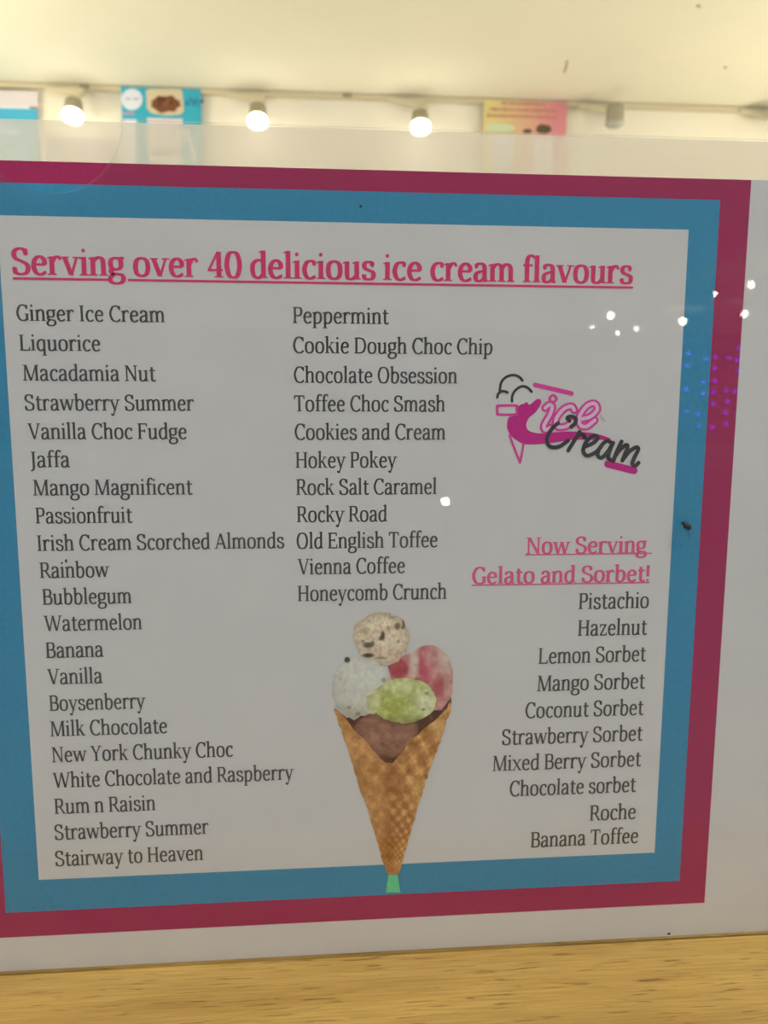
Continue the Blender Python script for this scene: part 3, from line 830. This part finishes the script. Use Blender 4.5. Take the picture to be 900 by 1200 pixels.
def spotlight(px, py, lit, label, yaw=0.0, off_dir=None):
    """px, py: where the bulb is seen"""
    b = Vector(at(px, py, SY))
    o = empty('track_spotlight', (b.x, SY, CEIL_Z), label, 'spotlight', 'spotlights on the rail')
    # mounting plate under the rail, arm, swivel
    bm = bmesh.new()
    vs = [(-.165, 0), (.035, 0), (.035, -.030), (.0, -.040), (-.165, -.012)]
    a = [bm.verts.new((b.x + x, WALL_Y - .06, CEIL_Z - .03 + z)) for x, z in vs]; c = [bm.verts.new((b.x + x, WALL_Y - .035, CEIL_Z - .03 + z)) for x, z in vs]
    bm.faces.new(a); bm.faces.new(c[::-1])
    for i in range(5): bm.faces.new((a[i], c[i], c[(i + 1) % 5], a[(i + 1) % 5]))
    bm_obj('mounting_plate', bm, m_arm, o)
    d = Vector((0.0, -0.40, -0.92)) if lit else Vector((0.1, 0.35, -0.93))
    d.normalize()
    piv = b - d * 0.11 + Vector((.022, 0, 0)) if lit else b + Vector((.0, 0.0, .045))
    bm = bmesh.new()
    add_tube(bm, [(b.x + .02, WALL_Y - .05, CEIL_Z - .055), (b.x + .03, (WALL_Y + SY) / 2, CEIL_Z - .06), tuple(piv + Vector((.018, 0, .025))), tuple(piv)], .009, 8)
    bm_obj('arm', bm, m_arm, o)
    rot = d.to_track_quat('Z', 'Y').to_matrix().to_4x4()
    base = b - d * 0.105
    mt = Matrix.Translation(base) @ rot
    bm = bmesh.new(); add_lathe(bm, [(0, 0), (.030, 0), (.044, .006), (.048, .05), (.050, .078), (.040, .078), (.034, .06), (0, .06)], mt, 20); bm_obj('head', bm, m_head, o, smooth=False)
    bm = bmesh.new(); add_lathe(bm, [(.026, .061), (.034, .068), (.052, .088), (.050, .108), (.030, .124), (0, .128)], mt, 20)
    bm_obj('bulb', bm, m_bulb if lit else m_off, o, smooth=True)
    if lit:
        l = bpy.data.lights.new('spot_beam', 'SPOT'); l.energy = SPOT_W; l.color = (1, .88, .66); l.spot_size = 2.4; l.spot_blend = .6; l.shadow_soft_size = .04
        lo = bpy.data.objects.new('spot_beam', l); C.objects.link(lo); lo.parent = o
        p = b + d * .05
        lo.matrix_local = Matrix.Translation(p - o.location) @ (-d).to_track_quat('Z', 'Y').to_matrix().to_4x4()
    return o


spotlight(85, 138, True, 'lit rail spotlight between the tall blue poster and the food poster')
spotlight(302, 144, True, 'lit rail spotlight just beside the teal food poster over bare wall')
spotlight(493, 151, True, 'lit rail spotlight next to the yellow and pink poster')
spotlight(720, 146, False, 'switched-off rail spotlight turned to the bare cream wall')
spotlight(912, 150, False, 'switched-off rail spotlight farthest along the rail past the other unlit one')


def poster(name, x0, x1, y0, y1, label, m, Y=WALL_Y - .04):
    a = at(x0, y0, Y); b = at(x1, y1, Y)
    o = empty(name, ((a[0] + b[0]) / 2, Y, b[2]), label, 'poster')
    box('board', a[0], b[0], Y, Y + .004, b[2], min(a[2], CEIL_Z - .005), m, o)
    return o


def stick(par, name, pts, m, lay, Y=WALL_Y - .04):
    vs = []
    for p in pts:
        q = at(p[0], p[1], Y - .0005 * lay); vs.append((q[0], Y - .0008 * lay, q[2]))
    pyd(name, vs, [tuple(range(len(vs)))], m, par)


def disc(cx, cy, rx, ry, n=24, j=0.0, s=0): return [(cx + rx * (1 + j * math.sin(5 * k + s) * math.cos(3 * k)) * math.cos(2 * math.pi * k / n), cy + ry * (1 + j * math.sin(5 * k + s)) * math.sin(2 * math.pi * k / n)) for k in range(n)]


BW = (232, 216, 176)
def walb(c): return alb(c, BW, .80)
m_teal = mat('poster_teal', walb((48, 160, 156)), .5)
m_tealp = mat('poster_blue', walb((66, 160, 164)), .5)
m_pw = mat('poster_white', walb((222, 212, 188)), .5)
m_pp = mat('poster_blush', walb((218, 196, 166)), .5)
# tall poster at the edge of the view: blush heading, blue field
p = poster('tall_poster', -120, 46, 103, 330, 'tall wall poster with a blush heading over a blue field', m_pw)
stick(p, 'heading', [(-119, 105), (44, 107), (44, 125), (-119, 121)], m_pp, 1)
stick(p, 'blue_field', [(-119, 123), (44, 128), (44, 330), (-119, 330)], m_tealp, 1)
stick(p, 'pale_stripe', [(-119, 143), (22, 148), (22, 158), (-119, 153)], mat('poster_pale', walb((140, 186, 190)), .5), 2)
# teal poster with a plate of food
p = poster('food_poster', 141.5, 241.5, 101.5, 330, 'teal poster with a white disc and a plate of brown food', m_teal)
stick(p, 'plate', [(171, 106), (176, 104), (211, 104), (214, 108), (215.5, 130), (212, 134), (196, 135.5), (178, 133), (172, 127)], mat('plate_cream', walb((214, 186, 128)), .5), 1)
stick(p, 'food', disc(194, 122, 17, 10, 28, .14), mat('food_brown', walb((120, 66, 30)), .5), 2)
rnd = random.Random(3)
for k in range(12):
    a = rnd.uniform(0, 6.28); r = rnd.uniform(.1, .85)
    stick(p, 'food_morsel', disc(194 + 15 * r * math.cos(a), 120.5 + 7.5 * r * math.sin(a), rnd.uniform(1.6, 3), rnd.uniform(1.4, 2.4), 9, .2, k), mat('morsel_%d' % (k % 3), walb([(150, 88, 44), (84, 40, 20), (104, 46, 26)][k % 3]), .5), 3 + .3 * k)
stick(p, 'price_disc', disc(154.5, 116.5, 12.5, 12.5), m_pw, 1)
for a, b in ((147, 153), (156, 163)): stick(p, 'price_mark', [(a, 114.5), (b, 114.7), (b, 117.3), (a, 117.1)], mat('mark_grey', walb((178, 172, 156)), .5), 2)
stick(p, 'pink_mark', [(144, 131), (158, 131.5), (158, 135), (144, 134.5)], mat('mark_pink', walb((170, 136, 138)), .5), 1)
for k in range(9):
    x = 219 + 2.2 * k; y = 120 + 3.0 * math.sin(k * 2.3)
    stick(p, 'scribble', disc(x, y, 1.3 + .5 * math.sin(k * 1.7), 2.4 + math.cos(k * 3.1), 10, .25, k), mat('mark_navy', walb((34, 104, 124)), .5), 1 + .2 * k)
stick(p, 'cup_picture', [(144, 140), (160, 140), (158, 215), (147, 215)], m_pw, 1)
stick(p, 'cup_picture', [(172, 138), (214, 139), (210, 215), (178, 215)], m_pp, 1)
stick(p, 'grey_caption', [(179, 173), (206, 174), (206, 184), (179, 183)], mat('cap_grey', walb((170, 150, 124)), .5), 2)
stick(p, 'white_straw', [(217, 152), (219.5, 152), (233, 190), (230, 190)], mat('straw_white', walb((248, 240, 220)), .5), 2)
# taupe board in the gap between those two
a = at(51.5, 160, WALL_Y - .02); b = at(140, 330, WALL_Y - .02)
wb = empty('wall_board', ((a[0] + b[0]) / 2, WALL_Y, b[2]), 'plain taupe board on the wall between the blue and teal posters', 'board')
box('board_face', a[0], b[0], WALL_Y - .02, WALL_Y, b[2], a[2], mat('taupe', walb((176, 158, 128)), .7), wb)
box('white_edge', a[0] - .02, a[0], WALL_Y - .021, WALL_Y, b[2], a[2], m_pw, wb)
# yellow to pink poster
m_grad = mat('poster_sunrise', (1, 1, 1), .5)
nt = m_grad.node_tree
tc = nt.nodes.new('ShaderNodeTexCoord'); sp = nt.nodes.new('ShaderNodeSeparateXYZ'); cr = nt.nodes.new('ShaderNodeValToRGB')
cr.color_ramp.elements[0].color = (*walb((224, 194, 110)), 1); cr.color_ramp.elements[1].color = (*walb((216, 128, 112)), 1)
cr.color_ramp.elements[0].position = .1; cr.color_ramp.elements[1].position = .85
nt.links.new(tc.outputs['Generated'], sp.inputs[0]); nt.links.new(sp.outputs[0], cr.inputs[0]); nt.links.new(cr.outputs[0], nt.nodes['Principled BSDF'].inputs['Base Color'])
p = poster('sundae_poster', 567, 657.5, 116.5, 330, 'wall poster fading from yellow to pink with rows of small red lettering', m_grad)
m_ptx = mat('mark_brick', walb((188, 122, 82)), .5)
rnd = random.Random(5)
for row, (y, xa, xb) in enumerate(((121.5, 588, 638), (129, 574, 650), (136.5, 571, 652))):
    x = xa
    while x < xb:
        w = rnd.uniform(1.2, 2.6); hh = rnd.uniform(1.4, 2.4)
        yy = y + (x - 610) * .03
        stick(p, 'small_letter', [(x, yy - hh), (x + w, yy - hh + .3), (x + w, yy + hh), (x, yy + hh - .4)], m_ptx, 1); x += w + rnd.uniform(.5, 1.6)
stick(p, 'mint_patch', disc(586, 150, 17, 5.5, 20, .1), mat('mint', walb((206, 204, 142)), .5), 1)
stick(p, 'chocolate_blob', disc(637, 151.5, 9, 6, 20, .08), mat('blob_dark', walb((92, 70, 40)), .5), 1)
stick(p, 'chocolate_blob', disc(618, 154, 5.5, 3, 16, .08), MATS['blob_dark'], 1)
stick(p, 'pale_glass', [(575, 158), (602, 159), (598, 240), (580, 240)], m_pw, 1)
stick(p, 'pale_glass', [(622, 160), (650, 161), (646, 240), (627, 240)], m_pp, 1)
stick(p, 'grey_caption', [(588, 193), (603, 194), (603, 203), (588, 202)], MATS['cap_grey'], 2)

# scratch and specks on the ceiling
def on_ceiling(px, py, z=CEIL_Z):
    r = ray(px, py); t = (z - CAM[2]) / r[2]; return CAM + r * t
m_scr = mat('scratch', (0.35, 0.29, 0.19), .8)
for pts, wd in (([(664.5, 71), (663.5, 78), (661, 85)], .004), ([(849, 78.5), (851, 79)], .006), ([(817, 6), (820, 7.5)], .006)):
    bm = bmesh.new()
    add_tube(bm, [on_ceiling(*q, CEIL_Z - .001) for q in pts], wd, 6)
    tag(bm_obj('ceiling_scratch', bm, m_scr, None), {71: 'thin slanting scratch mark on the cream ceiling', 78.5: 'small dark speck on the ceiling above the unlit spotlight', 6: 'small dark speck high on the cream ceiling'}[pts[0][1]], 'mark')

# ------------------------------------------------------------------ the hall behind the photographer (seen mirrored in the pane)
def mirrored(px, py, dist):
    """place seen in the pane at a pixel, dist behind it"""
    q = at(px, py, dist); return Vector((q[0], 2 * F0 - dist, q[2]))


m_glow = mat('pendant_glow', (1, .95, .88), .3, emit=(1, .93, .82), estr=40)
m_glow2 = mat('pendant_glow_warm', (1, .95, .7), .3, emit=(1, .90, .55), estr=40)
m_big = mat('fill_globe', (1, .97, .92), .3, emit=(1.0, .94, .92), estr=FILL_HALL)
m_warm = mat('fill_globe_warm', (1, .95, .7), .3, emit=(1, .88, .58), estr=FILL_SHOP)
m_cord = mat('cord', (.05, .05, .05), .6)


def pendant(p, r, m, label, group=None):
    o = empty('globe_pendant', (p.x, p.y, CEIL_Z), label, 'lamp', group)
    bm = bmesh.new(); add_lathe(bm, [(0, -r)] + [(r * math.sin(math.pi * k / 10), -r * math.cos(math.pi * k / 10)) for k in range(1, 10)] + [(0, r)], Matrix.Translation(p), 16)
    bm_obj('globe', bm, m, o, smooth=True)
    if CEIL_Z - p.z > r + .01:
        bm = bmesh.new(); add_tube(bm, [(p.x, p.y, p.z + r * .98), (p.x, p.y, CEIL_Z)], .006, 6); bm_obj('cord', bm, m_cord, o)
        bm = bmesh.new(); add_lathe(bm, [(0, 0), (.05, 0), (.05, -.02), (0, -.02)], Matrix.Translation((p.x, p.y, CEIL_Z)), 12); bm_obj('ceiling_rose', bm, m_cord, o)
    return o


TINY = 'tiny lit globe lamp mirrored just below the bigger white one over the emblem'
for px, py, lab, sz, m in ((716, 370, 'small white globe lamp mirrored over the emblem above three tinier ones', 7, m_glow), (800, 376.5, 'warm globe lamp mirrored where the white panel meets the blue border', 8.5, m_glow2),
                           (838, 345, 'small white globe lamp mirrored between the blue and magenta borders', 4.5, m_glow), (872.5, 368.5, 'white globe lamp mirrored at the outer edge of the magenta border', 6.5, m_glow),
                           (880, 333.5, 'warm globe lamp mirrored on the white margin beside the magenta border', 7.5, m_glow2), (693, 383.5, TINY, 3.4, m_glow), (724, 390, TINY, 3.8, m_glow), (746, 385, TINY, 3.4, m_glow)):
    rr = ray(px, py); dist = (CEIL_Z - .22 - H) / (rr[2] / rr[1]) - D
    p = mirrored(px, py, dist)
    pendant(p, sz / 2 / FPX * (dist + D), m, lab, 'far hall lamps')
p = mirrored(522, 588, 5.5)  # lamp and post added only to make one mirrored glint
fl = empty('added_glint_lamp', (p.x, p.y, FLOOR_Z), 'small added globe lamp on a post, mirrored as the glint beside the word Caramel', 'lamp')
bm = bmesh.new(); add_lathe(bm, [(0, -.026)] + [(.026 * math.sin(math.pi * k / 8), -.026 * math.cos(math.pi * k / 8)) for k in range(1, 8)] + [(0, .026)], Matrix.Translation(p), 14); bm_obj('globe', bm, m_glow, fl, smooth=True)
bm = bmesh.new(); add_lathe(bm, [(0, FLOOR_Z), (.10, FLOOR_Z), (.10, FLOOR_Z + .015), (.012, FLOOR_Z + .03), (.010, p.z - .025), (0, p.z - .024)], Matrix.Translation((p.x, p.y, 0)), 14); bm_obj('post', bm, m_cord, fl)

# violet dots: an LED board on the far side of the walkway
LED = [(475, 352), (468, 407), (550, 378), (592, 370), (655, 372), (698, 330), (690, 383), (588, 420), (590, 472), (585, 523), (583, 573), (640, 515), (645, 563), (637, 615), (540, 480), (538, 530),
       (462, 510), (518, 620), (520, 672), (465, 610), (690, 430), (680, 520), (640, 665), (580, 675)]
LY = 6.0
lp = [mirrored(680 + a / 3.75, 320 + b / 3.75, LY) for a, b in LED]
xs = [q.x for q in lp]; zs = [q.z for q in lp]
led = empty('led_curtain', (sum(xs) / len(xs), lp[0].y, CEIL_Z), 'hanging strands of violet LED dots mirrored over the blue and magenta borders', 'led lights')
for lo, hi in ((460, 530), (530, 560), (575, 600), (630, 660), (675, 700)):
    st = sorted([q for q, (a, b) in zip(lp, LED) if lo <= a < hi], key=lambda q: -q.z)
    bm = bmesh.new(); add_tube(bm, [(st[0].x, st[0].y - .014, CEIL_Z)] + [(q.x, q.y - .014, q.z) for q in st], .0015, 5); bm_obj('strand', bm, m_cord, led)
m_led = mat('led_violet', (.1, .05, .4), .3, emit=(.10, .02, 1.0), estr=10)
for k, q in enumerate(lp):
    bm = bmesh.new(); add_lathe(bm, [(0, .010), (.010, .007), (.014, 0), (.014, -.012), (0, -.012)], Matrix.Translation(q) @ Matrix.Rotation(math.pi / 2, 4, 'X'), 10)
    bm_obj('led', bm, m_led, led)

# added fill light: unseen globes overhead on both sides of the counter
for i, (x, y) in enumerate(((-0.75, -0.55), (0.85, -0.55))):
    pendant(Vector((x, y, CEIL_Z - .42)), 0.11, m_big, 'added unseen white globe lamp lighting the sheet and counter', 'added customer side fill lamps')
for i, (x, y) in enumerate(((-2.1, 3.3), (3.1, 3.3), (-2.0, 1.5), (2.5, 1.5))):
    pendant(Vector((x, y, CEIL_Z - 1.0)), 0.11, m_warm, 'added unseen warm globe lamp brightening the ceiling and wall', 'added shop side fill lamps')
